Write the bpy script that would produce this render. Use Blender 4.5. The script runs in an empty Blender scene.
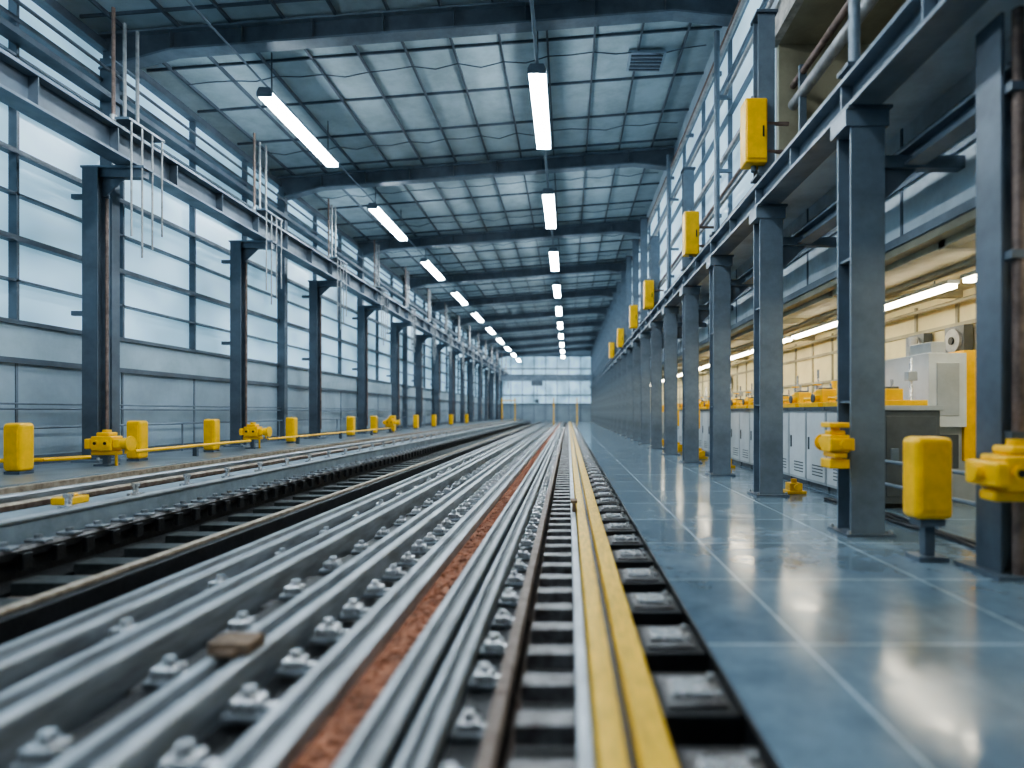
import bpy, math, random
from mathutils import Vector
random.seed(7)
scene = bpy.context.scene
COL = scene.collection
try:
    scene.view_settings.look = 'AgX - Medium High Contrast'
except Exception as e:
    print('look', e)

# ---------------------------------------------------------------- materials
def nt(name):
    m = bpy.data.materials.new(name); m.use_nodes = True
    return m, m.node_tree.nodes, m.node_tree.links, m.node_tree.nodes['Principled BSDF']

def mat(name, col, rough=0.5, metal=0.0, var=0.25, scale=3.0, bump=0.0, bscale=40.0, dirt=None, dirtamt=0.5, stretch=None):
    m, N, L, P = nt(name)
    tc = N.new('ShaderNodeTexCoord'); mp = N.new('ShaderNodeMapping')
    L.new(tc.outputs['Object'], mp.inputs['Vector'])
    if stretch: mp.inputs['Scale'].default_value = stretch
    n = N.new('ShaderNodeTexNoise'); n.inputs['Scale'].default_value = scale
    n.inputs['Detail'].default_value = 6; n.inputs['Roughness'].default_value = 0.65
    L.new(mp.outputs['Vector'], n.inputs['Vector'])
    r = N.new('ShaderNodeValToRGB')
    r.color_ramp.elements[0].position = 0.35; r.color_ramp.elements[1].position = 0.62
    c0 = dirt if dirt else tuple(c*(1-var) for c in col)
    if dirt: c0 = tuple(col[i]*(1-dirtamt)+dirt[i]*dirtamt for i in range(3))
    c1 = tuple(min(1, c*(1+var*0.4)) for c in col)
    r.color_ramp.elements[0].color = (*c0, 1); r.color_ramp.elements[1].color = (*c1, 1)
    L.new(n.outputs['Fac'], r.inputs['Fac']); L.new(r.outputs['Color'], P.inputs['Base Color'])
    mr = N.new('ShaderNodeMapRange'); mr.inputs['To Min'].default_value = min(1, rough*1.25); mr.inputs['To Max'].default_value = rough*0.8
    L.new(n.outputs['Fac'], mr.inputs['Value']); L.new(mr.outputs['Result'], P.inputs['Roughness'])
    P.inputs['Metallic'].default_value = metal
    if bump > 0:
        n2 = N.new('ShaderNodeTexNoise'); n2.inputs['Scale'].default_value = bscale; n2.inputs['Detail'].default_value = 4
        L.new(tc.outputs['Object'], n2.inputs['Vector'])
        b = N.new('ShaderNodeBump'); b.inputs['Strength'].default_value = bump; b.inputs['Distance'].default_value = 0.02
        L.new(n2.outputs['Fac'], b.inputs['Height']); L.new(b.outputs['Normal'], P.inputs['Normal'])
    return m

def emis(name, col, s):
    m, N, L, P = nt(name)
    P.inputs['Base Color'].default_value = (*col, 1)
    P.inputs['Emission Color'].default_value = (*col, 1)
    P.inputs['Emission Strength'].default_value = s
    return m

def glazing(name, ca, cb, s):
    m, N, L, P = nt(name)
    tc = N.new('ShaderNodeTexCoord')
    mp = N.new('ShaderNodeMapping'); mp.inputs['Scale'].default_value = (1, 0.5, 0.8)
    L.new(tc.outputs['Object'], mp.inputs['Vector'])
    n = N.new('ShaderNodeTexNoise'); n.inputs['Scale'].default_value = 0.8; n.inputs['Detail'].default_value = 2
    L.new(mp.outputs['Vector'], n.inputs['Vector'])
    r = N.new('ShaderNodeValToRGB'); r.color_ramp.elements[0].position = 0.35; r.color_ramp.elements[1].position = 0.65
    r.color_ramp.elements[0].color = (*ca, 1); r.color_ramp.elements[1].color = (*cb, 1)
    L.new(n.outputs['Fac'], r.inputs['Fac'])
    L.new(r.outputs['Color'], P.inputs['Emission Color'])  # cloudy daylight painted as emission; the panes let no light through
    P.inputs['Base Color'].default_value = (0.25, 0.34, 0.40, 1)
    P.inputs['Roughness'].default_value = 0.35
    P.inputs['Emission Strength'].default_value = s
    return m

M = {}
M['steel'] = mat('blue_grey_paint', (0.155, 0.20, 0.25), 0.42, 0.2, 0.25, 2.0)
M['steel_d'] = mat('dark_steel_paint', (0.095, 0.122, 0.155), 0.45, 0.2, 0.25, 2.0)
M['rail'] = mat('galvanised_rail', (0.37, 0.41, 0.45), 0.34, 0.45, 0.4, 4.0, 0.15, 60, dirt=(0.13, 0.125, 0.12), dirtamt=0.55, stretch=(4, 0.6, 4))
M['rail_m'] = mat('mid_grey_rail', (0.25, 0.28, 0.31), 0.38, 0.4, 0.35, 4.0, 0.12, 60, dirt=(0.07, 0.06, 0.05), dirtamt=0.6, stretch=(4, 0.5, 4))
M['groove_shade'] = mat('rail_groove_shade', (0.10, 0.11, 0.12), 0.5, 0.3, 0.5, 6.0, 0.2, 50, stretch=(4, 0.6, 4))  # dark tone paints shadow into the groove along the rail tops
M['dark'] = mat('black_steel', (0.024, 0.025, 0.028), 0.38, 0.3, 0.4, 8.0, 0.3, 50)
M['sleeper'] = mat('sleeper_steel', (0.17, 0.17, 0.175), 0.4, 0.4, 0.5, 9.0, 0.3, 50, dirt=(0.05, 0.035, 0.03), dirtamt=0.8)
M['rusty'] = mat('rusty_steel', (0.17, 0.135, 0.115), 0.5, 0.3, 0.4, 10.0, 0.4, 60, dirt=(0.09, 0.045, 0.028), dirtamt=0.7)
M['rust'] = mat('rust_orange', (0.36, 0.15, 0.085), 0.85, 0.0, 0.6, 14.0, 0.7, 50)
M['tan'] = mat('worn_tan_edge', (0.36, 0.31, 0.25), 0.5, 0.2, 0.4, 10.0, 0.2, 60, dirt=(0.12, 0.08, 0.05), dirtamt=0.6)
M['ballast'] = mat('ballast_dark', (0.04, 0.036, 0.034), 0.85, 0.0, 0.6, 14.0, 0.9, 30)
M['green'] = mat('dark_grey_sleeper', (0.035, 0.042, 0.043), 0.5, 0.2, 0.4, 10.0, 0.3, 60)
M['silver'] = mat('silver_clip', (0.70, 0.72, 0.75), 0.26, 0.7, 0.3, 14.0, 0.1, 60, dirt=(0.2, 0.17, 0.15), dirtamt=0.5)
M['yellow'] = mat('safety_yellow', (0.90, 0.51, 0.006), 0.36, 0.0, 0.15, 5.0)
M['yrail'] = mat('yellow_rail_paint', (0.68, 0.42, 0.02), 0.42, 0.1, 0.3, 9.0, 0.2, 60, stretch=(5, 0.6, 5))
M['conc'] = mat('curb_grey', (0.22, 0.275, 0.32), 0.5, 0.1, 0.25, 3.0, 0.1, 30)
M['deck'] = mat('deck_grey', (0.16, 0.20, 0.235), 0.3, 0.1, 0.3, 1.5)
M['panel'] = mat('wall_panel_blue_grey', (0.27, 0.35, 0.42), 0.5, 0.0, 0.18, 0.8)
M['panel_l'] = mat('wall_panel_light', (0.33, 0.43, 0.50), 0.5, 0.0, 0.18, 0.8)
M['fascia'] = mat('fascia_panel', (0.58, 0.67, 0.74), 0.45, 0.0, 0.3, 0.9)
M['ceil'] = mat('roof_insulation', (0.34, 0.435, 0.485), 0.65, 0.0, 0.2, 1.2, 0.3, 3)
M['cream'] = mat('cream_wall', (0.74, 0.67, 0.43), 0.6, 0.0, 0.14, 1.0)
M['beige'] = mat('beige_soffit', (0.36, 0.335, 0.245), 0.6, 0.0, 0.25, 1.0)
M['concrete'] = mat('concrete_band', (0.50, 0.48, 0.44), 0.8, 0.0, 0.4, 5.0, 0.5, 12)
M['cab'] = mat('cabinet_grey', (0.38, 0.41, 0.43), 0.4, 0.1, 0.15, 2.0)
M['cab_d'] = mat('cabinet_dark', (0.10, 0.115, 0.13), 0.4, 0.2, 0.2, 3.0)
M['white'] = mat('white_enamel', (0.56, 0.60, 0.62), 0.4, 0.0, 0.12, 2.0)
M['pipe'] = mat('pipe_grey', (0.34, 0.35, 0.36), 0.4, 0.2, 0.3, 5.0)
M['pipe_r'] = mat('pipe_rust', (0.20, 0.145, 0.125), 0.6, 0.2, 0.4, 8.0)
M['wood'] = mat('timber_block', (0.20, 0.135, 0.09), 0.7, 0.0, 0.4, 12.0, 0.3, 40)
M['glazeL'] = glazing('daylight_glow_glazing', (0.17, 0.33, 0.44), (0.46, 0.76, 0.98), 0.95)  # opaque panes glow by themselves in place of daylight from outside
M['glazeR'] = glazing('daylight_glow_glazing_right', (0.30, 0.46, 0.58), (0.58, 0.84, 1.0), 1.0)
M['tube'] = emis('lamp_tube', (0.86, 0.95, 1.0), 70)
M['warm'] = emis('warm_lamp', (1.0, 0.91, 0.70), 27)

# tiled floor
m, N, L, P = nt('glossy_tile_floor')
tc = N.new('ShaderNodeTexCoord'); mp = N.new('ShaderNodeMapping')
L.new(tc.outputs['Object'], mp.inputs['Vector'])
mp.inputs['Location'].default_value = (-1.22+1.3*4, 0.5+1.2*10, 0)
bk = N.new('ShaderNodeTexBrick'); bk.offset = 0; bk.squash = 1
bk.inputs['Scale'].default_value = 1; bk.inputs['Brick Width'].default_value = 1.3; bk.inputs['Row Height'].default_value = 1.2
bk.inputs['Mortar Size'].default_value = 0.009; bk.inputs['Mortar Smooth'].default_value = 0.3
bk.inputs['Color1'].default_value = (0.11, 0.165, 0.22, 1); bk.inputs['Color2'].default_value = (0.145, 0.21, 0.27, 1)
bk.inputs['Mortar'].default_value = (0.36, 0.46, 0.54, 1)
L.new(mp.outputs['Vector'], bk.inputs['Vector'])
n = N.new('ShaderNodeTexNoise'); n.inputs['Scale'].default_value = 1.8; n.inputs['Detail'].default_value = 10; n.inputs['Roughness'].default_value = 0.72
L.new(tc.outputs['Object'], n.inputs['Vector'])
mx = N.new('ShaderNodeMix'); mx.data_type = 'RGBA'; mx.blend_type = 'MULTIPLY'; mx.inputs['Factor'].default_value = 0.75
r = N.new('ShaderNodeValToRGB'); r.color_ramp.elements[0].position = 0.35; r.color_ramp.elements[0].color = (0.6, 0.6, 0.6, 1)
r.color_ramp.elements[1].position = 0.65; r.color_ramp.elements[1].color = (1.2, 1.2, 1.2, 1)
L.new(n.outputs['Fac'], r.inputs['Fac'])
L.new(bk.outputs['Color'], mx.inputs[6]); L.new(r.outputs['Color'], mx.inputs[7]); L.new(mx.outputs[2], P.inputs['Base Color'])
mr = N.new('ShaderNodeMapRange'); mr.inputs['From Min'].default_value = 0.35; mr.inputs['From Max'].default_value = 0.65
mr.inputs['To Min'].default_value = 0.08; mr.inputs['To Max'].default_value = 0.24
L.new(n.outputs['Fac'], mr.inputs['Value']); L.new(mr.outputs['Result'], P.inputs['Roughness'])
b = N.new('ShaderNodeBump'); b.inputs['Strength'].default_value = 0.10; b.inputs['Distance'].default_value = 0.01
n3 = N.new('ShaderNodeTexNoise'); n3.inputs['Scale'].default_value = 5
L.new(tc.outputs['Object'], n3.inputs['Vector']); L.new(n3.outputs['Fac'], b.inputs['Height']); L.new(b.outputs['Normal'], P.inputs['Normal'])
P.inputs['Specular IOR Level'].default_value = 0.9; P.inputs['IOR'].default_value = 1.55
M['tile'] = m

# ---------------------------------------------------------------- builder
class B:
    def __init__(s): s.v = []; s.f = []; s.m = []; s.s = []; s.mats = []
    def mi(s, k):
        if k not in s.mats: s.mats.append(k)
        return s.mats.index(k)
    def face(s, idx, k, sm=False): s.f.append(idx); s.m.append(s.mi(k)); s.s.append(sm)
    def hexa(s, p, k):
        o = len(s.v); s.v += [tuple(q) for q in p]
        for q in ((0,3,2,1),(4,5,6,7),(0,1,5,4),(1,2,6,5),(2,3,7,6),(3,0,4,7)):
            s.face([o+i for i in q], k)
    def box(s, x0, x1, y0, y1, z0, z1, k):
        s.hexa([(x0,y0,z0),(x1,y0,z0),(x1,y1,z0),(x0,y1,z0),(x0,y0,z1),(x1,y0,z1),(x1,y1,z1),(x0,y1,z1)], k)
    def slope(s, x0, x1, y0, y1, za, zb, h, k, h2=None):
        h2 = h if h2 is None else h2
        s.hexa([(x0,y0,za),(x1,y0,zb),(x1,y1,zb),(x0,y1,za),(x0,y0,za+h),(x1,y0,zb+h2),(x1,y1,zb+h2),(x0,y1,za+h)], k)
    def cyl(s, p0, p1, r, k, n=12, r1=None):
        p0 = Vector(p0); p1 = Vector(p1); r1 = r if r1 is None else r1
        d = (p1-p0).normalized(); a = Vector((0,0,1)) if abs(d.z) < .9 else Vector((1,0,0))
        u = d.cross(a).normalized(); w = d.cross(u)
        def ring(c, rr):
            o = len(s.v)
            for i in range(n):
                t = 2*math.pi*i/n; s.v.append(tuple(c+u*math.cos(t)*rr+w*math.sin(t)*rr))
            return o
        a0 = ring(p0, r); b0 = ring(p1, r1)
        for i in range(n):
            j = (i+1) % n; s.face([a0+i, b0+i, b0+j, a0+j], k, True)
        a1 = ring(p0, r); b1 = ring(p1, r1)
        s.face([a1+i for i in range(n)], k); s.face([b1+n-1-i for i in range(n)], k)
    def pipe(s, pts, r, k, n=8):
        for a, b_ in zip(pts[:-1], pts[1:]): s.cyl(a, b_, r, k, n)
    def sphere(s, c, r, k, n=12, sz=1.0):
        o = len(s.v); R = n//2
        for i in range(R+1):
            ph = math.pi*i/R
            for j in range(n):
                t = 2*math.pi*j/n
                s.v.append((c[0]+r*math.sin(ph)*math.cos(t), c[1]+r*math.sin(ph)*math.sin(t), c[2]+r*sz*math.cos(ph)))
        for i in range(R):
            for j in range(n):
                s.face([o+i*n+j, o+(i+1)*n+j, o+(i+1)*n+(j+1) % n, o+i*n+(j+1) % n], k, True)
    def extr(s, prof, y0, y1, k, topk=None, topidx=()):
        n = len(prof); o = len(s.v)
        s.v += [(x, y0, z) for x, z in prof] + [(x, y1, z) for x, z in prof]
        for i in range(n):
            j = (i+1) % n
            s.face([o+i, o+j, o+n+j, o+n+i], topk if (topk and i in topidx) else k)
        s.face([o+n-1-i for i in range(n)], k); s.face([o+n+i for i in range(n)], k)
    def mesh(s, name):
        me = bpy.data.meshes.new(name); me.from_pydata(s.v, [], s.f)
        for k in s.mats: me.materials.append(M[k])
        me.polygons.foreach_set('material_index', s.m); me.polygons.foreach_set('use_smooth', s.s)
        me.update()
        import bmesh
        bm = bmesh.new(); bm.from_mesh(me); bmesh.ops.recalc_face_normals(bm, faces=bm.faces); bm.to_mesh(me); bm.free()
        return me
    def obj(s, name, bevel=0, seg=2, loc=(0,0,0)):
        return place(s.mesh(name), name, loc, bevel, seg)

def place(me, name, loc=(0,0,0), bevel=0, seg=2, rz=0, parent=None, sc=None):
    o = bpy.data.objects.new(name, me); COL.objects.link(o); o.location = loc; o.rotation_euler[2] = rz
    if sc: o.scale = sc
    if bevel:
        md = o.modifiers.new('bevel', 'BEVEL'); md.width = bevel; md.segments = seg; md.limit_method = 'ANGLE'; md.angle_limit = math.radians(40)
    if parent: o.parent = parent
    return o

Y0, Y1 = -5.0, 75.0
XL, XR, XW = -8.6, 3.15, 6.05
def zc(x): return 8.86+0.077*x

# ---------------------------------------------------------------- shell
b = B(); b.box(0.72, XW, Y0, Y1, -0.3, 0, 'tile'); b.obj('floor')
b = B(); b.box(0.705, 0.72, Y0, Y1, -0.3, -0.004, 'dark'); b.obj('trim_floor_edge')
b = B(); b.box(XL, 0.715, Y0, Y1, -0.5, -0.3, 'ballast'); b.obj('floor_track_bed')
b = B(); b.box(XL, -6.5, Y0, Y1, -0.3, 0.35, 'deck'); b.obj('floor_platform', 0.01)

b = B()
b.slope(XL-.2, XR+.3, Y0, Y1, zc(XL-.2), zc(XR+.3), 0.1, 'ceil')
b.obj('ceiling')
b = B()
x = XL+0.5
while x < XR:
    b.box(x-0.02, x+0.02, Y0, Y1, zc(x)-0.07, zc(x)+.005, 'steel_d'); x += .96
y = 0.5
while y < Y1:
    b.slope(XL, XR, y-0.018, y+0.018, zc(XL)-0.05, zc(XR)-0.05, 0.05, 'steel_d'); y += 1.68
b.obj('trim_roof_purlins')
b = B()
for i in range(16):
    ya = 2+i*3.36+.7
    xs = [XL+0.5+j*.48 for j in range(24)]
    pts = [(xx, ya+random.uniform(-.06, .06), zc(xx)-0.07-random.uniform(0, .09)*(j % 2)) for j, xx in enumerate(xs)]
    b.pipe(pts, 0.013, 'steel_d', 5)
b.obj('ceiling_cables')

# left wall
b = B()
b.box(XL-.2, XL, Y0, Y1, -0.3, 2.05, 'panel')
b.box(XL-.2, XL, Y0, Y1, 2.05, 2.6, 'panel_l')
b.box(XL-.2, XL-.1, Y0, Y1, 8.0, zc(XL)+.1, 'panel')
b.obj('wall_left')
b = B(); b.box(XL-.14, XL-.1, Y0, Y1, 2.6, 8.0, 'glazeL'); b.obj('window_1')
b = B()
for z, h, dd in ((2.0, .09, .06), (2.6, .07, .05), (3.25, .035, .03), (3.9, .09, .06), (4.6, .035, .03), (5.25, .08, .05), (6.0, .09, .06), (6.75, .04, .03), (7.3, .08, .05), (7.95, .16, .1)):
    b.box(XL-.1, XL+dd, Y0, Y1, z-h/2, z+h/2, 'steel_d')
y = -4
while y < Y1:
    b.box(XL-.1, XL+.03, y-.025, y+.025, 2.6, 8.0, 'steel_d')
    b.box(XL-.0, XL+.015, y-.02, y+.02, .35, 2.0, 'steel'); y += 2.225
b.box(XL, XL+.04, Y0, Y1, .35, .5, 'steel_d')
for z in (1.25, 1.33): b.cyl((XL+.1, Y0, z), (XL+.1, Y1, z), .018, 'steel', 6)
b.obj('trim_window_mullions_left')

# right upper wall
b = B()
OX0, OX1 = 5.0, 9.4
OZ0, OZ1 = 4.85, 6.9
def rw(y0, y1, z0, z1, k): b.box(XR, XR+.12, y0, y1, z0, z1, k)
rw(Y0, OX0, 4.5, zc(XR)+.05, 'panel'); rw(OX0, OX1, 4.5, OZ0, 'steel'); rw(OX0, OX1, OZ1, OZ1+.45, 'concrete')
rw(OX0, OX1, OZ1+.45, zc(XR)+.05, 'fascia')
rw(OX1, Y1, 4.5, 4.95, 'panel'); rw(OX1, Y1, 8.5, zc(XR)+.05, 'panel')
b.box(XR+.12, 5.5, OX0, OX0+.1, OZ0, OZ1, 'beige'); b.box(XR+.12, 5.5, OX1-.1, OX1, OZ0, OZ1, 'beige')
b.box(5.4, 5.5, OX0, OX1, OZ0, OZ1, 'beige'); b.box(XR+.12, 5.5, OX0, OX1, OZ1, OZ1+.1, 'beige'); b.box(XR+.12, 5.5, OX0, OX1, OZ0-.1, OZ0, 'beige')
b.obj('wall_right_upper')
b = B()
b.box(3.5, 4.3, 5.6, 9.0, OZ0, OZ0+.5, 'concrete'); b.cyl((3.45, 5.2, 5.9), (3.45, 9.2, 5.9), .08, 'pipe', 12); b.cyl((3.45, 5.2, 6.2), (3.45, 9.2, 6.2), .05, 'pipe_r', 10)
for yy in (5.6, 7.2, 8.8): b.box(3.4, 3.5, yy, yy+.06, OZ0, 6.3, 'steel')
b.obj('recess_ductwork')
b = B(); b.box(XR+.05, XR+.1, OX1, Y1, 4.95, 8.5, 'glazeR'); b.obj('window_2')
b = B()
for z, h in ((4.95, .1), (5.6, .04), (6.3, .08), (7.0, .04), (7.7, .1), (8.5, .12)):
    b.box(XR-.05, XR+.05, OX1, Y1, z-h/2, z+h/2, 'steel')
y = OX1
while y < Y1:
    b.box(XR-.03, XR+.05, y-.03, y+.03, 4.95, 8.5, 'steel'); y += 2.3
b.obj('trim_window_mullions_right')
b = B()
for z, xx, r_ in ((5.3, 3.02, .04), (5.45, 3.02, .03), (6.1, 3.02, .05), (7.3, 3.02, .04), (8.2, 3.0, .05), (8.35, 3.0, .03)):
    b.cyl((xx, 9.5 if z < 7 else 2, z), (xx, Y1, z), r_, 'pipe' if r_ > .03 else 'pipe_r', 8)
y = 9.6
while y < Y1:
    b.box(2.97, 3.16, y-.03, y+.03, 8.12, 8.2, 'steel'); b.box(2.97, 3.16, y-.03, y+.03, 5.2, 5.27, 'steel'); b.box(2.97, 3.16, y-.03, y+.03, 6.02, 6.06, 'steel'); y += 2.75
b.obj('wall_pipes')

# fascia + bay
b = B()
b.box(3.9, 4.05, Y0, Y1, 3.15, 4.5, 'fascia')
b.box(XR, 4.05, Y0, Y1, 4.5, 4.6, 'fascia')
b.box(3.87, 3.9, Y0, Y1, 3.15, 3.25, 'steel'); b.box(3.87, 3.9, Y0, Y1, 3.8, 3.86, 'steel'); b.box(3.86, 3.9, Y0, Y1, 4.2, 4.26, 'steel')
y = Y0+1
while y < Y1:
    b.box(3.885, 3.9, y-.02, y+.02, 3.15, 4.5, 'steel'); y += 1.375
b.obj('wall_fascia_panels')
b = B()
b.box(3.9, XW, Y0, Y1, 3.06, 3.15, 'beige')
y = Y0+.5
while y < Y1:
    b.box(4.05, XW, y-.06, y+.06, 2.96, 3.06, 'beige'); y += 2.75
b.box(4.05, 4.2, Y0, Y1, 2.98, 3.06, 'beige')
b.obj('ceiling_bay')
b = B()
b.box(XW, XW+.2, Y0, Y1, -.3, 3.15, 'cream')
y = Y0
while y < Y1:
    b.box(XW-.03, XW, y-.03, y+.03, 0, 3.0, 'beige'); y += 1.1
for z in (1.0, 1.9, 2.55): b.box(XW-.04, XW, Y0, Y1, z-.03, z+.03, 'beige')
b.obj('wall_right')
b = B()
b.box(XL-.2, XW+.2, Y0-.2, Y0, -.5, 9.3, 'panel'); b.obj('wall_back')
b = B()
b.box(XL, XW, Y1, Y1+.2, -.5, 2.2, 'panel'); b.box(XL, XW, Y1, Y1+.2, 8.2, 9.3, 'panel'); b.box(3.1, XW, Y1, Y1+.2, 2.2, 8.2, 'panel')
b.obj('wall_far')
b = B(); b.box(XL, 3.1, Y1+.1, Y1+.15, 2.2, 8.2, 'glazeL'); b.obj('window_3')
b = B()
for z in (2.2, 3.3, 5.2, 6.6, 8.2): b.box(XL, 3.1, Y1-.1, Y1+.05, z-.08, z+.08, 'steel')
x = XL
while x < 3.1:
    b.box(x-.04, x+.04, Y1-.1, Y1+.05, 0, 8.2, 'steel'); x += 1.45
b.obj('trim_window_mullions_far')
b = B()
b.box(-7.6, 2.75, 66, 66.3, 4.7, 5.25, 'steel'); b.box(-7.6, 2.75, 65.9, 66.4, 5.25, 5.32, 'steel'); b.box(-7.6, 2.75, 65.9, 66.4, 4.63, 4.7, 'steel')
b.box(-4, -2.8, 65.7, 66.6, 4.1, 4.63, 'steel_d'); b.cyl((-3.4, 66, 4.1), (-3.4, 66, 2.6), .03, 'steel_d'); b.box(-3.6, -3.2, 65.8, 66.2, 2.2, 2.6, 'steel_d')
b.obj('overhead_crane_bridge')
b = B()
for x in (-6.6, -5.3, -1.43, 0.9):
    b.box(x-.05, x+.05, 60, 60.12, .35 if x < -6.5 else (.22 if x < -5 else (-.13 if x < 0 else 0)), 2.6, 'yellow')
b.box(-6.6, -5.3, 60, 60.12, 2.3, 2.4, 'yellow')
b.obj('yellow_gantry_frame')

# ---------------------------------------------------------------- roof beams
y = 4.4
while y < Y1:
    b = B()
    t = .36
    zb = lambda x: zc(x)-.07-t
    segs = [XL, XL+1.3, XR-1.2, XR]
    dep = [.25, 0, 0, .22]
    for i in range(3):
        xa, xb = segs[i], segs[i+1]; da, db = dep[i], dep[i+1]
        b.slope(xa, xb, y-.03, y+.03, zb(xa)-da, zb(xb)-db, t+da, 'steel_d', t+db)
        b.slope(xa, xb, y-.14, y+.14, zb(xa)-da-.04, zb(xb)-db-.04, .04, 'steel')
    b.slope(XL, XR, y-.14, y+.14, zb(XL)+t-.02, zb(XR)+t-.02, .04, 'steel')
    x = XL+1.3
    while x < XR-1: b.box(x-.012, x+.012, y-.13, y+.13, zb(x)+.01, zb(x)+t-.02, 'steel_d'); x += 1.3
    b.box(XL, XL+.22, y-.1, y+.1, .35, zc(XL)-.5, 'steel_d')
    b.box(XL, XL+.3, y-.16, y+.16, .35, .39, 'steel')
    b.obj('roof_beam'); y += 6.72

# ---------------------------------------------------------------- left columns + crane beam
b = B()
for s0, s1 in ((-.14, -.115), (.115, .14)): b.box(-.13, .13, s0, s1, 0, 5.0, 'steel_d')
b.box(-.012, .012, -.115, .115, 0, 5.0, 'steel_d')
b.box(-.24, .24, -.24, .24, 0, .04, 'steel')
for sx in (-.19, .19):
    for sy in (-.2, .2): b.cyl((sx, sy, .04), (sx, sy, .08), .025, 'pipe', 6)
b.box(-.16, .85, -.08, .08, 4.86, 5.0, 'steel_d'); b.box(-.18, .9, -.12, .12, 5.0, 5.04, 'steel')
b.hexa([(.13,-.015,4.55),(.17,-.015,4.55),(.17,.015,4.55),(.13,.015,4.55),(.13,-.015,4.86),(.5,-.015,4.86),(.5,.015,4.86),(.13,.015,4.86)], 'steel_d')
b.box(-.4, -.13, -.04, .04, 2.5, 2.58, 'steel_d'); b.box(-.4, -.13, -.04, .04, 4.5, 4.58, 'steel_d')
b.cyl((.2, -.02, .3), (.2, -.02, 4.5), .025, 'pipe_r', 8)
meL = b.mesh('steel_column')
b = B()
for dx, dy, h in ((0, -.35, 1.85), (0, -.1, 1.75), (0, .2, 1.8)):
    b.cyl((dx, dy, 0), (dx, dy, h), .028, 'pipe_r' if dy < -.2 else 'pipe', 8)
    b.cyl((dx, dy, -.02), (dx, dy, .08), .05, 'pipe', 8)
b.box(-.04, -.02, -.4, .3, 1.0, 1.03, 'steel')
for dx, dy, z in ((.26, -.3, -1.9), (.26, -.05, -2.2), (.26, .2, -2.0), (.26, .45, -1.7)):
    b.cyl((dx, dy, .05), (dx, dy, z), .015, 'pipe', 6)
b.box(-.03, .28, -.38, .5, .0, .04, 'steel')
meP = b.mesh('vertical_pipes')
y = 1.4
while y < Y1-1:
    place(meL, 'steel_column', (-8.1, y, .35))
    place(meP, 'vertical_pipe_cluster', (-7.5, y-.05, 6.02)); y += 4.45
b = B()
xm = -7.5
b.box(xm-.18, xm+.18, Y0, Y1, 5.4, 5.44, 'steel'); b.box(xm-.02, xm+.02, Y0, Y1, 5.44, 5.85, 'steel_d'); b.box(xm-.18, xm+.18, Y0, Y1, 5.85, 5.9, 'steel')
y = Y0
while y < Y1: b.box(xm-.16, xm+.16, y-.01, y+.01, 5.44, 5.85, 'steel_d'); y += 1.48
b.box(xm-.04, xm+.04, Y0, Y1, 5.9, 5.99, 'steel_d')
b.obj('crane_runway_beam')
b = B()
b.box(XL+.02, XL+.3, Y0, Y1, 6.9, 7.0, 'steel_d')
b.cyl((XL+.35, Y0, 7.35), (XL+.35, Y1, 7.35), .03, 'steel_d', 6)
b.obj('wall_cable_tray')

# ---------------------------------------------------------------- right columns + beam
def rcol(h, w=.165, d=.15):
    b = B()
    b.box(-w, w, -d, -d+.025, 0, h, 'steel'); b.box(-w, w, d-.025, d, 0, h, 'steel'); b.box(-.015, .015, -d+.025, d-.025, 0, h, 'steel_d')
    b.box(-w-.07, w+.07, -d-.07, d+.07, 0, .025, 'steel_d')
    for sx in (-w-.035, w+.035):
        for sy in (-d-.035, d+.035): b.cyl((sx, sy, .025), (sx, sy, .06), .018, 'pipe', 6)
    for z in (1.3, 2.7): b.box(-w+.02, w-.02, -d+.02, d-.02, z-.01, z+.01, 'steel')
    b.box(-w-.05, w+.05, -d-.05, d+.05, h, h+.03, 'steel_d')
    b.box(-w-.06, w+.03, -d-.02, d+.02, h-.16, h, 'steel')
    b.box(w, 1.0, -.06, .06, h-.52, h-.4, 'steel')
    b.hexa([(w,-.02,h-.85),(w+.04,-.02,h-.85),(w+.04,.02,h-.85),(w,.02,h-.85),(w,-.02,h-.4),(w+.5,-.02,h-.4),(w+.5,.02,h-.4),(w,.02,h-.4)], 'steel_d')
    return b.mesh('steel_column')
meR = rcol(4.12)
colR = []
y = 5.95-2.75*2
while y < Y1-1:
    if y > 4 or y < 1: place(meR, 'steel_column', (2.9, y, 0)); colR.append(y)
    y += 2.75
b = B()
xm = 2.86
b.box(xm-.15, xm+.15, Y0, Y1, 4.15, 4.19, 'steel'); b.box(xm-.02, xm+.02, Y0, Y1, 4.19, 4.46, 'steel'); b.box(xm-.15, xm+.15, Y0, Y1, 4.45, 4.49, 'steel')
y = Y0
while y < Y1: b.box(xm-.13, xm+.13, y-.012, y+.012, 4.19, 4.45, 'steel'); y += 1.375
b.box(xm-.03, xm+.03, Y0, Y1, 4.49, 4.57, 'steel_d')
b.obj('crane_runway_beam')
b = B()
b.box(3.3, 3.5, Y0, Y1, 3.62, 3.65, 'steel'); b.box(3.385, 3.415, Y0, Y1, 3.65, 3.77, 'steel'); b.box(3.3, 3.5, Y0, Y1, 3.77, 3.8, 'steel')
b.obj('service_beam')
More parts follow.
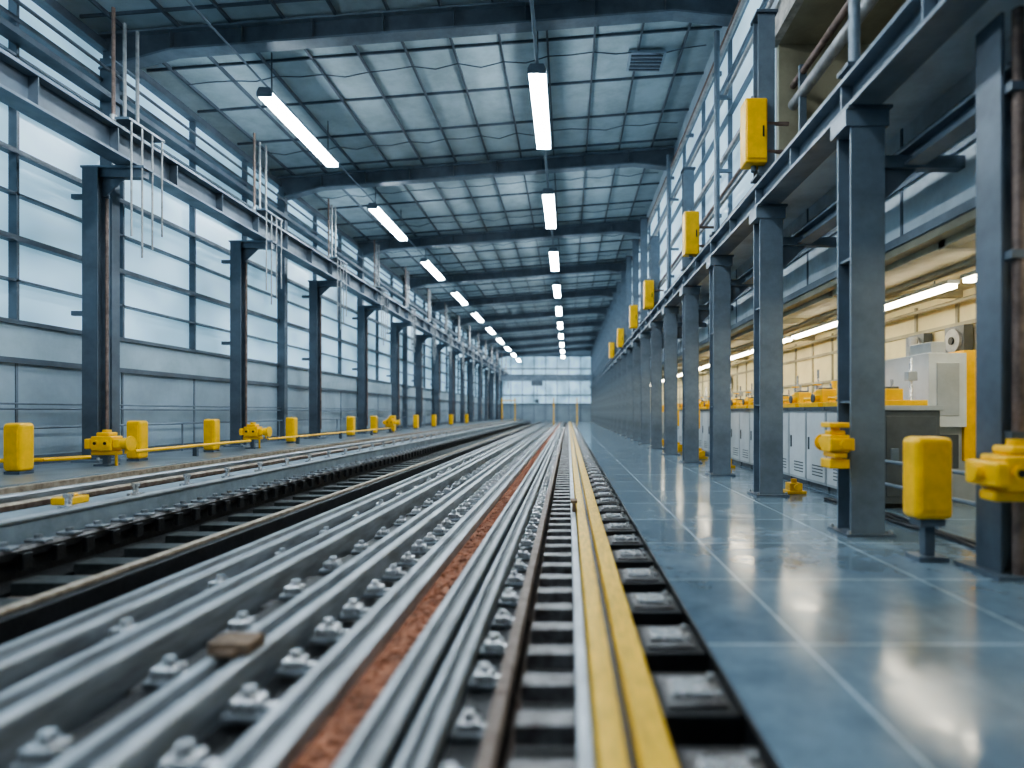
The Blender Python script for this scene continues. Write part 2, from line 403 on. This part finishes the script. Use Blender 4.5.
for i, y in enumerate(colR):
    if y < 4: continue
    b = B()
    if i % 2 == 0 or y > 20:
        top = 6.9 if y < 20 else zc(3)-.7
        w = .12
        b.box(-w, w, -.12, -.10, 0, top-4.57, 'steel'); b.box(-w, w, .10, .12, 0, top-4.57, 'steel'); b.box(-.012, .012, -.10, .10, 0, top-4.57, 'steel_d')
        b.box(-w-.03, w+.03, -.16, .16, top-4.57, top-4.53, 'steel_d')
        b.box(-w-.03, w+.03, -.16, .16, 0, .03, 'steel_d')
    else:
        b.cyl((0, 0, 0), (0, 0, zc(2.9)-5.2), .055, 'steel', 10)
        b.box(-.12, .12, -.12, .12, 0, .04, 'steel_d')
        for z in (1.2, 2.6): b.box(-.02, .29, -.03, .03, z, z+.06, 'steel')
    b.obj('upper_post', loc=(2.84, y, 4.57))

b = B()
b.box(3.14, 3.165, 4.35, 4.62, 0, 4.1, 'steel_d'); b.box(3.38, 3.40, 4.35, 4.62, 0, 3.6, 'steel_d'); b.box(3.165, 3.38, 4.47, 4.49, 0, 3.6, 'steel_d')
b.box(3.05, 3.55, 4.25, 4.75, 0, .03, 'steel_d')
b.cyl((3.24, 4.32, .03), (3.24, 4.32, 4.1), .04, 'pipe_r', 10)
for z in (1.0, 2.3, 3.5): b.box(3.16, 3.32, 4.27, 4.37, z, z+.06, 'steel_d')
b.obj('steel_post')

b = B()
b.box(-.16, .16, -.14, .14, -.46, .46, 'yellow')
me1 = b.mesh('housing')
def ybox(x, y, z, s=1):
    e = bpy.data.objects.new('wall_control_box', None); COL.objects.link(e); e.location = (x, y, z)
    place(me1, 'housing', parent=e, bevel=.03, seg=3)
    b = B()
    b.box(-.13, .13, -.155, -.14, -.4, .4, 'yellow'); b.box(.08, .1, -.17, -.155, -.1, .05, 'dark')
    b.cyl((.16, 0, .15), (.5, 0, .15), .03, 'pipe_r', 8); b.cyl((.16, 0, -.25), (.5, 0, -.25), .03, 'pipe_r', 8)
    b.cyl((0, 0, .46), (0, 0, .54), .04, 'steel_d', 8); b.cyl((0, 0, -.54), (0, 0, -.46), .04, 'steel_d', 8)
    place(b.mesh('door_and_conduits'), 'door_and_conduits', parent=e)
for x, y, z in ((2.66, 8.6, 5.18), (2.64, 12.9, 5.02), (2.62, 19.5, 5.0), (2.62, 24, 5.0), (2.62, 30, 4.9), (2.62, 36, 4.9)):
    ybox(x, y, z)

b = B(); zz = zc(1.6)
b.box(1.3, 2.1, 12.8, 13.5, zz-.12, zz-.05, 'panel')
for i in range(5): b.box(1.36, 2.04, 12.87+i*.13, 12.92+i*.13, zz-.15, zz-.12, 'steel_d')
b.obj('roof_vent')

# ---------------------------------------------------------------- lamps
def lamp(x, y, z, L_, w):
    b = B()
    b.extr([(-w/2, 0), (w/2, 0), (w/2*.7, .09), (-w/2*.7, .09)], 0, L_, 'steel')
    b.box(-w/2+.02, w/2-.02, .04, L_-.04, -.08, 0, 'tube')
    b.box(-w/2, w/2, 0, .03, -.09, 0, 'steel'); b.box(-w/2, w/2, L_-.03, L_, -.09, 0, 'steel')
    for yy in (.3, L_-.3): b.cyl((0, yy, .09), (0, yy, zc(x)-z-.05), .015, 'steel_d', 6)
    b.obj('fluorescent_light', loc=(x, y, z))
y = 5.1-6.45
while y < 70:
    lamp(-.6, y, 7.82, 3.4, .36); lamp(-5.9, y+.1, 7.42, 3.4, .3); y += 6.45
b = B()
b.cyl((-.6, Y0+.1, 7.98), (-.6, Y1-.2, 7.98), .035, 'steel', 8); b.cyl((-5.9, Y0+.1, 7.58), (-5.9, Y1-.2, 7.58), .02, 'steel', 8)
b.obj('lighting_conduit')
y = 2.0
while y < 70:
    b = B()
    b.box(-.08, .08, 0, 2.6, 0, .05, 'white'); b.box(-.065, .065, .03, 2.57, -.05, 0, 'warm')
    b.cyl((0, .4, .05), (0, .4, .21), .015, 'white', 6); b.cyl((0, 2.2, .05), (0, 2.2, .21), .015, 'white', 6)
    b.obj('bay_strip_light', loc=(4.95, y, 2.85)); y += 2.85

# ---------------------------------------------------------------- rails
Y0, Y1 = Y0+.05, Y1-.15
def chan(b, x0, x1, z0, z1, k, g=.018):
    w = x1-x0
    b.extr([(x0, z0), (x1, z0), (x1, z1-.014), (x1-.005, z1-.004), (x1-.014, z1), (x1-w*.30, z1), (x1-w*.34, z1-g), (x0+w*.34, z1-g), (x0+w*.30, z1), (x0+.014, z1), (x0+.005, z1-.004), (x0, z1-.014)], Y0, Y1, k, 'groove_shade', (6,))
def irail(b, xc, z0, h, w, k, hk=None):
    pr = [(-w, 0), (w, 0), (w, .1*h), (.2*w, .28*h), (.2*w, .66*h), (.55*w, .76*h), (.55*w, .93*h), (.42*w, h), (-.42*w, h), (-.55*w, .93*h), (-.55*w, .76*h), (-.2*w, .66*h), (-.2*w, .28*h), (-w, .1*h)]
    b.extr([(xc+x, z0+z) for x, z in pr], Y0, Y1, k, hk, (6, 7, 8))

b = B(); b.extr([(.245, -.22), (.375, -.22), (.375, .0), (.365, .012), (.255, .012), (.245, 0)], Y0, Y1, 'yrail')
b.obj('yellow_guide_rail')
b = B(); b.extr([(.10, -.22), (.205, -.22), (.205, .01), (.195, .022), (.11, .022), (.10, .01)], Y0, Y1, 'yrail')
b.obj('yellow_guide_rail')
b = B(); b.box(.205, .245, Y0, Y1, -.22, -.06, 'dark'); b.obj('guide_rail_spacer')
b = B(); b.extr([(.035, -.22), (.09, -.22), (.09, .015), (.035, .015)], Y0, Y1, 'rail'); b.obj('steel_rail', .006)
b = B(); b.box(.05, .09, 7.1, 7.35, .015, .12, 'wood'); b.box(.03, .11, 7.1, 7.3, .12, .15, 'wood'); b.obj('rail_stop_block', .006)
b = B(); y = 1.0
while y < 70:
    b.box(-.22, .033, y, y+.13, -.16, -.075, 'sleeper')
    y += .36
b.box(-.335, .705, Y0, Y1, -.3, -.22, 'dark')
b.obj('track_sleepers', .008)
b = B(); irail(b, -.285, -.22, .22, .06, 'rusty'); b.obj('rusty_rail')
b = B(); y = .55
while y < 70:
    b.box(.385, .70, y, y+.40, -.22, -.02, 'dark')
    b.box(.41, .66, y+.06, y+.34, -.02, -.005, 'sleeper')
    b.box(.44, .61, y+.12, y+.27, -.005, .018, 'silver')
    b.cyl((.635, y+.12, -.005), (.635, y+.12, .025), .018, 'silver', 6); b.cyl((.635, y+.28, -.005), (.635, y+.28, .025), .018, 'silver', 6)
    y += .62
b.obj('rail_tie_plates', .006)

def clips(xc, z, step, start, end, s=1.0, side=1, k='silver'):
    b = B(); y = start
    while y < end:
        j = random.uniform(-.02, .02); q = s*random.uniform(.9, 1.1)
        b.box(xc-.075*q, xc+.075*q, y-.06*q+j, y+.06*q+j, z, z+.03*q, 'rail_m')
        b.box(xc-.05*q, xc+.05*q, y-.05*q+j, y+.04*q+j, z+.03*q, z+.075*q, k)
        b.cyl((xc, y+j, z+.075*q), (xc, y+j, z+.105*q), .026*q, k, 8)
        b.box(xc+side*.04*q-.03*q, xc+side*.07*q+.03*q, y-.02*q+j, y+.02*q+j, z+.01, z+.05*q, k)
        y += step
    b.obj('rail_clips', .01, 2)
clips(-.405, -.12, .42, 1.2, 50, .95, 1)
clips(-1.36, -.10, .42, 1.3, 50, 1.1)
clips(-1.24, -.13, .33, 1.4, 40, .7, k='rail_m')
clips(-1.88, -.08, .66, 1.5, 45, 1.1)
clips(-2.42, -.06, .9, 1.5, 45, 1.1)
b = B(); b.box(-.475, -.345, Y0, Y1, -.3, -.12, 'dark'); b.box(-1.48, -1.19, Y0, Y1, -.3, -.13, 'dark'); b.box(-1.97, -1.78, Y0, Y1, -.3, -.08, 'dark'); b.box(-2.5, -2.33, Y0, Y1, -.3, -.06, 'dark')
b.obj('track_base_plate')
b = B(); y = 1
while y < 70:
    b.box(-3.25, -2.8, y, y+.16, -.3, -.2, 'dark'); b.box(-2.06, -1.99, y, y+.16, -.3, -.1, 'sleeper'); y += .6
b.obj('track_sleepers', .008)
b = B(); chan(b, -.60, -.475, -.3, .0, 'rail', .03); b.obj('steel_rail')
b = B(); chan(b, -.79, -.635, -.3, .02, 'rail', .03); b.obj('steel_rail')
b = B(); chan(b, -1.19, -.985, -.3, .02, 'rail', .035); b.obj('steel_rail')
b = B(); chan(b, -1.70, -1.48, -.3, .05, 'rail', .05); b.obj('steel_rail')
b = B(); chan(b, -2.32, -2.08, -.3, .06, 'rail', .05); b.obj('steel_rail')
b = B(); chan(b, -2.78, -2.54, -.3, .06, 'rail', .05); b.obj('steel_rail')
b = B(); b.box(-.984, -.795, Y0, Y1, -.3, -.06, 'rust')
for i in range(2600):
    y = .9+(random.random()**1.8)*25; x = random.uniform(-.955, -.82); s_ = random.uniform(.008, .02)
    p = []
    for dz in (-1, 1):
        for dx, dy in ((-1,-1),(1,-1),(1,1),(-1,1)):
            p.append((x+dx*s_*random.uniform(.6, 1.2), y+dy*s_*random.uniform(.6, 1.6), -.055+dz*s_*random.uniform(.5, 1)))
    b.hexa(p, 'rust')
b.obj('rust_ballast_strip')
b = B(); b.box(-3.44, -3.30, Y0, Y1, -.3, -.02, 'dark'); b.box(-3.46, -3.38, Y0, Y1, -.02, .01, 'tan')
b.obj('dark_edge_beam', .005)
b = B(); y = .5
while y < 70:
    b.box(-4.5, -3.46, y, y+.24, -.3, -.18, 'green'); b.box(-4.3, -3.8, y+.3, y+.4, -.3, -.22, 'rusty'); y += .62
b.obj('track_sleepers', .008)
b = B()
irail(b, -4.66, -.3, .36, .13, 'dark', 'sleeper')
b.obj('dark_rail')
b = B(); y = .6
while y < 60:
    b.box(-4.74, -4.56, y, y+.1, .06, .09, 'rail_m'); b.cyl((-4.65, y+.05, .09), (-4.65, y+.05, .125), .035, 'rail_m', 6)
    b.box(-4.58, -4.53, y+.1, y+.2, -.12, .02, 'dark')
    y += .33
b.obj('rail_bolts', .006, 1)
b = B()
b.box(-5.5, -4.88, Y0, Y1, -.3, .22, 'conc'); b.box(-4.98, -4.86, Y0, Y1, .22, .25, 'rail')
b.obj('track_curb', .01)
b = B(); y = 2.3
while y < 60:
    b.cyl((-5.08, y, .22), (-5.08, y, .33), .03, 'silver', 8); b.box(-5.15, -5.01, y-.05, y+.05, .22, .25, 'silver'); b.cyl((-5.08, y, .33), (-5.08, y, .37), .045, 'silver', 8); y += .95
b.obj('curb_bolts')
b = B(); b.box(-5.44, -5.22, 6.3, 6.55, .22, .30, 'yellow'); b.box(-5.38, -5.28, 6.38, 6.48, .3, .33, 'yellow'); b.obj('yellow_marker_block', .02)
b = B(); irail(b, -5.7, .0, .27, .1, 'rusty', 'tan'); b.obj('rusty_rail')
b = B(); irail(b, -6.1, .0, .30, .1, 'rail_m', 'rail'); b.obj('steel_rail')
b = B(); b.box(-6.5, -6.42, Y0, Y1, -.05, .33, 'tan'); b.obj('platform_edge_strip')
b = B(); b.box(-6.5, -5.5, Y0, Y1, -.3, -.05, 'ballast')
y = .5
while y < 70:
    b.box(-6.40, -5.52, y, y+.2, -.05, 0.0, 'rusty'); y += .7
b.obj('track_sleepers')
clips(-5.9, .0, .7, 1.5, 50, 1.0)
b = B(); b.box(-1.70, -1.50, 2.82, 2.98, .05, .11, 'wood'); b.box(-1.65, -1.55, 2.79, 2.82, .05, .085, 'wood'); b.obj('timber_block', .01)

# ---------------------------------------------------------------- yellow bollards & valves
b = B(); b.box(-.15, .15, -.12, .12, .0, .66, 'yellow'); meH = b.mesh('housing')
b = B(); b.box(-.1, .1, -.08, .08, -.06, .0, 'steel_d'); b.box(-.04, .04, -.04, .04, -.3, -.06, 'steel_d'); b.box(-.12, .12, -.1, .1, -.34, -.3, 'steel_d')
b.box(-.11, .11, -.13, -.12, .08, .58, 'yellow'); meLeg = b.mesh('stand')
b = B(); b.box(-.13, .13, -.11, .11, -.04, .0, 'steel_d'); b.box(-.11, .11, -.13, -.12, .08, .58, 'yellow'); meLeg2 = b.mesh('base_plate')
def bollard(x, y, z, leg=False, sc=1, sx=1):
    e = bpy.data.objects.new('yellow_bollard_box', None); COL.objects.link(e); e.location = (x, y, z); e.scale = (sc*sx, sc, sc)
    place(meH, 'housing', parent=e, bevel=.05, seg=4)
    place(meLeg if leg else meLeg2, 'stand', parent=e)
for y, x in ((8.25, -7.55), (10.45, -7.5), (12.8, -7.6), (16.5, -7.6), (21.0, -7.6), (23.5, -7.6), (26, -7.6), (30, -7.6), (34, -7.6), (39, -7.6), (45, -7.6)):
    bollard(x, y, .39, False, 1.0, .82)
bollard(2.92, 4.88, .34, True, 1.0)

b = B()
b.box(-.16, .16, -.13, .13, -.09, .14, 'yellow')
b.box(-.24, -.16, -.16, .16, -.06, .1, 'yellow')
b.box(.16, .26, -.10, .10, -.05, .09, 'yellow')
b.box(-.1, .1, -.1, .1, .14, .2, 'yellow')
b.box(-.2, .2, -.08, .08, -.16, -.09, 'yellow')
meV = b.mesh('body')
b = B()
b.cyl((.26, 0, .02), (.36, 0, .02), .09, 'yellow', 16); b.cyl((.36, 0, .02), (.39, 0, .02), .12, 'yellow', 16)
b.cyl((-.08, -.13, .03), (-.08, -.15, .03), .05, 'yellow', 12); b.cyl((.08, -.13, .03), (.08, -.15, .03), .05, 'yellow', 12)
b.cyl((-.08, -.15, .03), (-.08, -.155, .03), .025, 'dark', 12); b.cyl((.08, -.15, .03), (.08, -.155, .03), .025, 'dark', 12)
b.cyl((-.24, 0, .02), (-.30, 0, .02), .05, 'yellow', 12)
b.cyl((0, 0, .2), (0, 0, .24), .06, 'yellow', 12)
b.cyl((.3, 0, -.05), (.3, 0, -.14), .02, 'yellow', 8)
meVd = b.mesh('fittings')
def valve(x, y, z, s=1, post=None, rz=0):
    e = bpy.data.objects.new('valve_actuator', None); COL.objects.link(e); e.location = (x, y, z); e.scale = (s,)*3; e.rotation_euler[2] = rz
    place(meV, 'body', parent=e, bevel=.02, seg=3); place(meVd, 'fittings', parent=e)
    if post is not None:
        b = B(); h = (z-post)/s
        b.box(-.04, .04, -.04, .04, -h, -.16, 'steel_d'); b.box(-.12, .12, -.12, .12, -h, -h+.03, 'steel_d'); b.cyl((.15, 0, -h), (.15, 0, -.15), .02, 'yellow', 8)
        place(b.mesh('stand'), 'stand', parent=e)
valve(-7.3, 9.5, .68, 1.0, .35); valve(-7.35, 14.0, .72, 1.0, .35); valve(-7.35, 24.8, .75, 1, .35)
valve(3.09, 4.13, .76, 1.05)
valve(2.58, 5.8, .88, .72, None, math.pi/2)
b = B(); b.box(2.6, 2.735, 5.78, 5.82, .85, .9, 'steel_d'); b.box(2.49, 2.68, 5.7, 5.92, .66, .75, 'yellow'); b.box(2.49, 2.68, 5.7, 5.92, 1.05, 1.1, 'yellow'); b.obj('actuator_bracket', .01)
b = B()
b.pipe([(-8.2, 8.6, .5), (-7.7, 8.8, .5), (-7.4, 9.3, .5)], .03, 'yellow'); b.pipe([(-7.15, 9.9, .55), (-7.2, 13.6, .55)], .03, 'yellow')
b.pipe([(-7.2, 14.4, .55), (-7.2, 24.4, .55)], .025, 'yellow')
for y in (11.6, 16, 19, 22): b.box(-7.24, -7.16, y-.03, y+.03, .35, .55, 'steel_d')
b.obj('yellow_pipe_run')
b = B()
b.cyl((-8.45, Y0, .95), (-8.45, Y1, .95), .022, 'steel', 6)
y = Y0+.5
while y < Y1: b.cyl((-8.45, y, .35), (-8.45, y, .95), .018, 'steel', 6); y += 2.2
b.obj('guard_rail')

# ---------------------------------------------------------------- cabinets
def cabinet(y, L_, x0=3.9, x1=4.62, h=1.28):
    b = B()
    b.box(x0, x1, y, y+L_, .08, h-.05, 'cab'); b.box(x0+.04, x1-.04, y+.02, y+L_-.02, 0, .08, 'cab_d'); b.box(x0-.03, x1+.02, y, y+L_, h-.05, h, 'cab_d')
    b.box(x0-.012, x0, y+.03, y+L_-.03, .12, h-.1, 'white')
    b.box(x0-.03, x0-.012, y+L_-.14, y+L_-.11, .6, .8, 'cab_d')
    for i in range(4): b.box(x0-.018, x0-.012, y+.1, y+L_-.25, .2+i*.05, .22+i*.05, 'cab_d')
    b.obj('control_cabinet', .006)
y = 8.3
while y < 22: cabinet(y, .74); y += .76
b = B(); b.box(3.9, 4.62, 7.45, 8.25, .06, 1.22, 'cab_d'); b.box(3.87, 4.65, 7.42, 8.28, 1.22, 1.28, 'cab'); b.box(3.95, 4.57, 7.44, 7.45, .15, 1.15, 'cab_d'); b.box(4.0, 4.1, 7.43, 7.44, .6, .75, 'steel')
b.box(3.92, 4.6, 7.5, 8.2, 0, .06, 'dark'); b.obj('control_cabinet', .01)
y = 7.5
while y < 21:
    b = B(); h = random.uniform(.1, .26)
    b.box(3.92, 4.5, y, y+.8, 1.28, 1.28+.07, 'yellow'); b.box(4.0, 4.22, y+.05, y+.28, 1.35, 1.35+h, 'yellow'); b.box(4.03, 4.19, y+.09, y+.24, 1.35+h, 1.38+h, 'cab_d')
    b.cyl((4.12, y+.52, 1.35), (4.12, y+.52, 1.47), .08, 'yellow', 14); b.sphere((4.12, y+.52, 1.47), .08, 'yellow', 12); b.cyl((4.12, y+.52, 1.53), (4.12, y+.52, 1.66), .022, 'silver', 8); b.cyl((4.12, y+.52, 1.64), (4.12, y+.52, 1.66), .065, 'yellow', 12)
    b.cyl((4.0, y+.18, 1.42), (3.92, y+.18, 1.42), .05, 'yellow', 12); b.cyl((3.92, y+.18, 1.42), (3.9, y+.18, 1.42), .07, 'cab_d', 12)
    b.cyl((4.4, y+.2, 1.35), (4.4, y+.2, 1.75+h), .02, 'silver', 8); b.cyl((4.4, y+.65, 1.35), (4.4, y+.65, 1.57+h/2), .02, 'silver', 8); b.box(4.34, 4.46, y+.15, y+.25, 1.6, 1.72, 'cab')
    b.pipe([(4.02, y+.52, 1.41), (3.97, y+.68, 1.41), (3.97, y+.68, 1.34)], .025, 'yellow')
    b.obj('yellow_pump_unit', .012); y += .95
b = B()
b.box(4.75, 5.25, 7.9, 9.3, 1.0, 1.98, 'white'); b.box(5.25, 5.55, 7.95, 9.3, .55, 2.02, 'yellow'); b.box(4.8, 5.5, 8.0, 9.25, 0, 1.0, 'cab')
b.box(4.85, 5.15, 7.885, 7.9, 1.15, 1.85, 'cab'); b.box(4.9, 5.1, 8.1, 8.6, 1.98, 2.15, 'cab'); b.cyl((5.1, 8.9, 1.98), (5.1, 8.9, 2.3), .08, 'pipe', 12); b.box(4.78, 5.2, 7.98, 8.0, .45, .9, 'cab_d')
b.obj('processing_machine', .02, 3)
b = B()
b.box(4.9, 5.9, 10.5, 12.5, 0, 1.1, 'cab_d'); b.box(5.0, 5.8, 10.7, 12.2, 1.1, 1.5, 'white'); b.box(4.98, 5.0, 10.8, 11.4, 1.15, 1.45, 'cab_d'); b.cyl((5.3, 11, 1.5), (5.3, 11, 2.1), .1, 'pipe', 12); b.cyl((5.3, 11.7, 1.5), (5.3, 11.7, 1.8), .16, 'yellow', 12)
b.obj('processing_machine', .02)
for yy in (14.5, 18.5, 23, 28, 34):
    b = B(); b.box(4.9, 5.9, yy, yy+2, 0, 1.2, 'cab'); b.box(5.0, 5.7, yy+.2, yy+1.3, 1.2, 1.6, 'yellow'); b.cyl((5.2, yy+1.6, 1.2), (5.2, yy+1.6, 2.1), .1, 'white', 12); b.box(4.88, 4.9, yy+.1, yy+.9, .2, 1.0, 'cab_d'); b.obj('processing_machine', .02)
b = B()
for yy in (8.9, 9.9, 12.0, 17, 22):
    b.box(XW-.18, XW-.04, yy, yy+.45, 2.05, 2.5, 'cab_d'); b.cyl((XW-.18, yy+.22, 2.28), (XW-.22, yy+.22, 2.28), .18, 'pipe', 16); b.cyl((XW-.2, yy+.22, 2.28), (XW-.24, yy+.22, 2.28), .06, 'dark', 10)
b.obj('wall_fans')
b = B()
for xx, z in ((4.4, 2.85), (4.52, 2.85), (5.8, 2.85)):
    b.cyl((xx, Y0+.1, z), (xx, Y1-.1, z), .035, 'beige', 8)
b.obj('bay_ceiling_pipes')
for xx, yy, s_ in ((3.35, 8.9, .7), (3.4, 13.0, .9), (3.4, 15.5, .9), (3.4, 18.5, .9), (3.4, 22, .9), (3.4, 27, .9)):
    b = B(); s = s_
    b.box(-.2, .2, -.2, .2, 0, .06, 'yellow'); b.box(-.13, .13, -.15, .15, .06, .22, 'yellow'); b.cyl((0, -.18, .14), (0, -.24, .14), .07, 'yellow', 12); b.cyl((0, 0, .22), (0, 0, .3), .06, 'yellow', 12)
    o = b.obj('floor_pump', .012, loc=(xx, yy, 0)); o.scale = (s, s, s)
    if yy > 12:
        b = B(); b.box(-.15, .15, -.1, .1, .75, 1.25, 'yellow'); b.box(-.03, .03, -.03, .03, 0, .75, 'steel_d'); b.cyl((0, -.1, 1), (0, -.16, 1), .06, 'dark', 10); b.box(-.12, .12, -.12, .12, 0, .03, 'steel_d')
        b.obj('pedestal_switch_box', .02, loc=(xx-.0, yy+.7, 0))
b = B()
for i in range(3):
    pts = [(3.55+.07*i+.04*math.sin(j*.9+i), 5.2+j*.25, .02) for j in range(13)]
    b.pipe(pts, .018, 'dark', 6)
b.obj('floor_cables')
b = B()
for z in (.35, .62): b.cyl((3.75, 4.9, z), (3.75, 7.3, z), .022, 'steel', 8)
for yy in (5.0, 6.1, 7.25): b.cyl((3.75, yy, 0), (3.75, yy, .62), .022, 'steel', 8)
b.obj('guard_rail')

# ---------------------------------------------------------------- world, camera
w = bpy.data.worlds.new('World'); scene.world = w; w.use_nodes = True
w.node_tree.nodes['Background'].inputs[0].default_value = (.6, .72, .85, 1); w.node_tree.nodes['Background'].inputs[1].default_value = .5
cam = bpy.data.cameras.new('Camera'); co = bpy.data.objects.new('Camera', cam); COL.objects.link(co)
co.location = (0, 0, 1.2); co.rotation_euler = (math.radians(90), 0, 0)
cam.sensor_width = 36; cam.lens = 36*600/1024
cam.shift_x = -56/1024; cam.shift_y = 28/1024; cam.clip_end = 300
cam.dof.use_dof = True; cam.dof.focus_distance = 10; cam.dof.aperture_fstop = 0.45
scene.camera = co
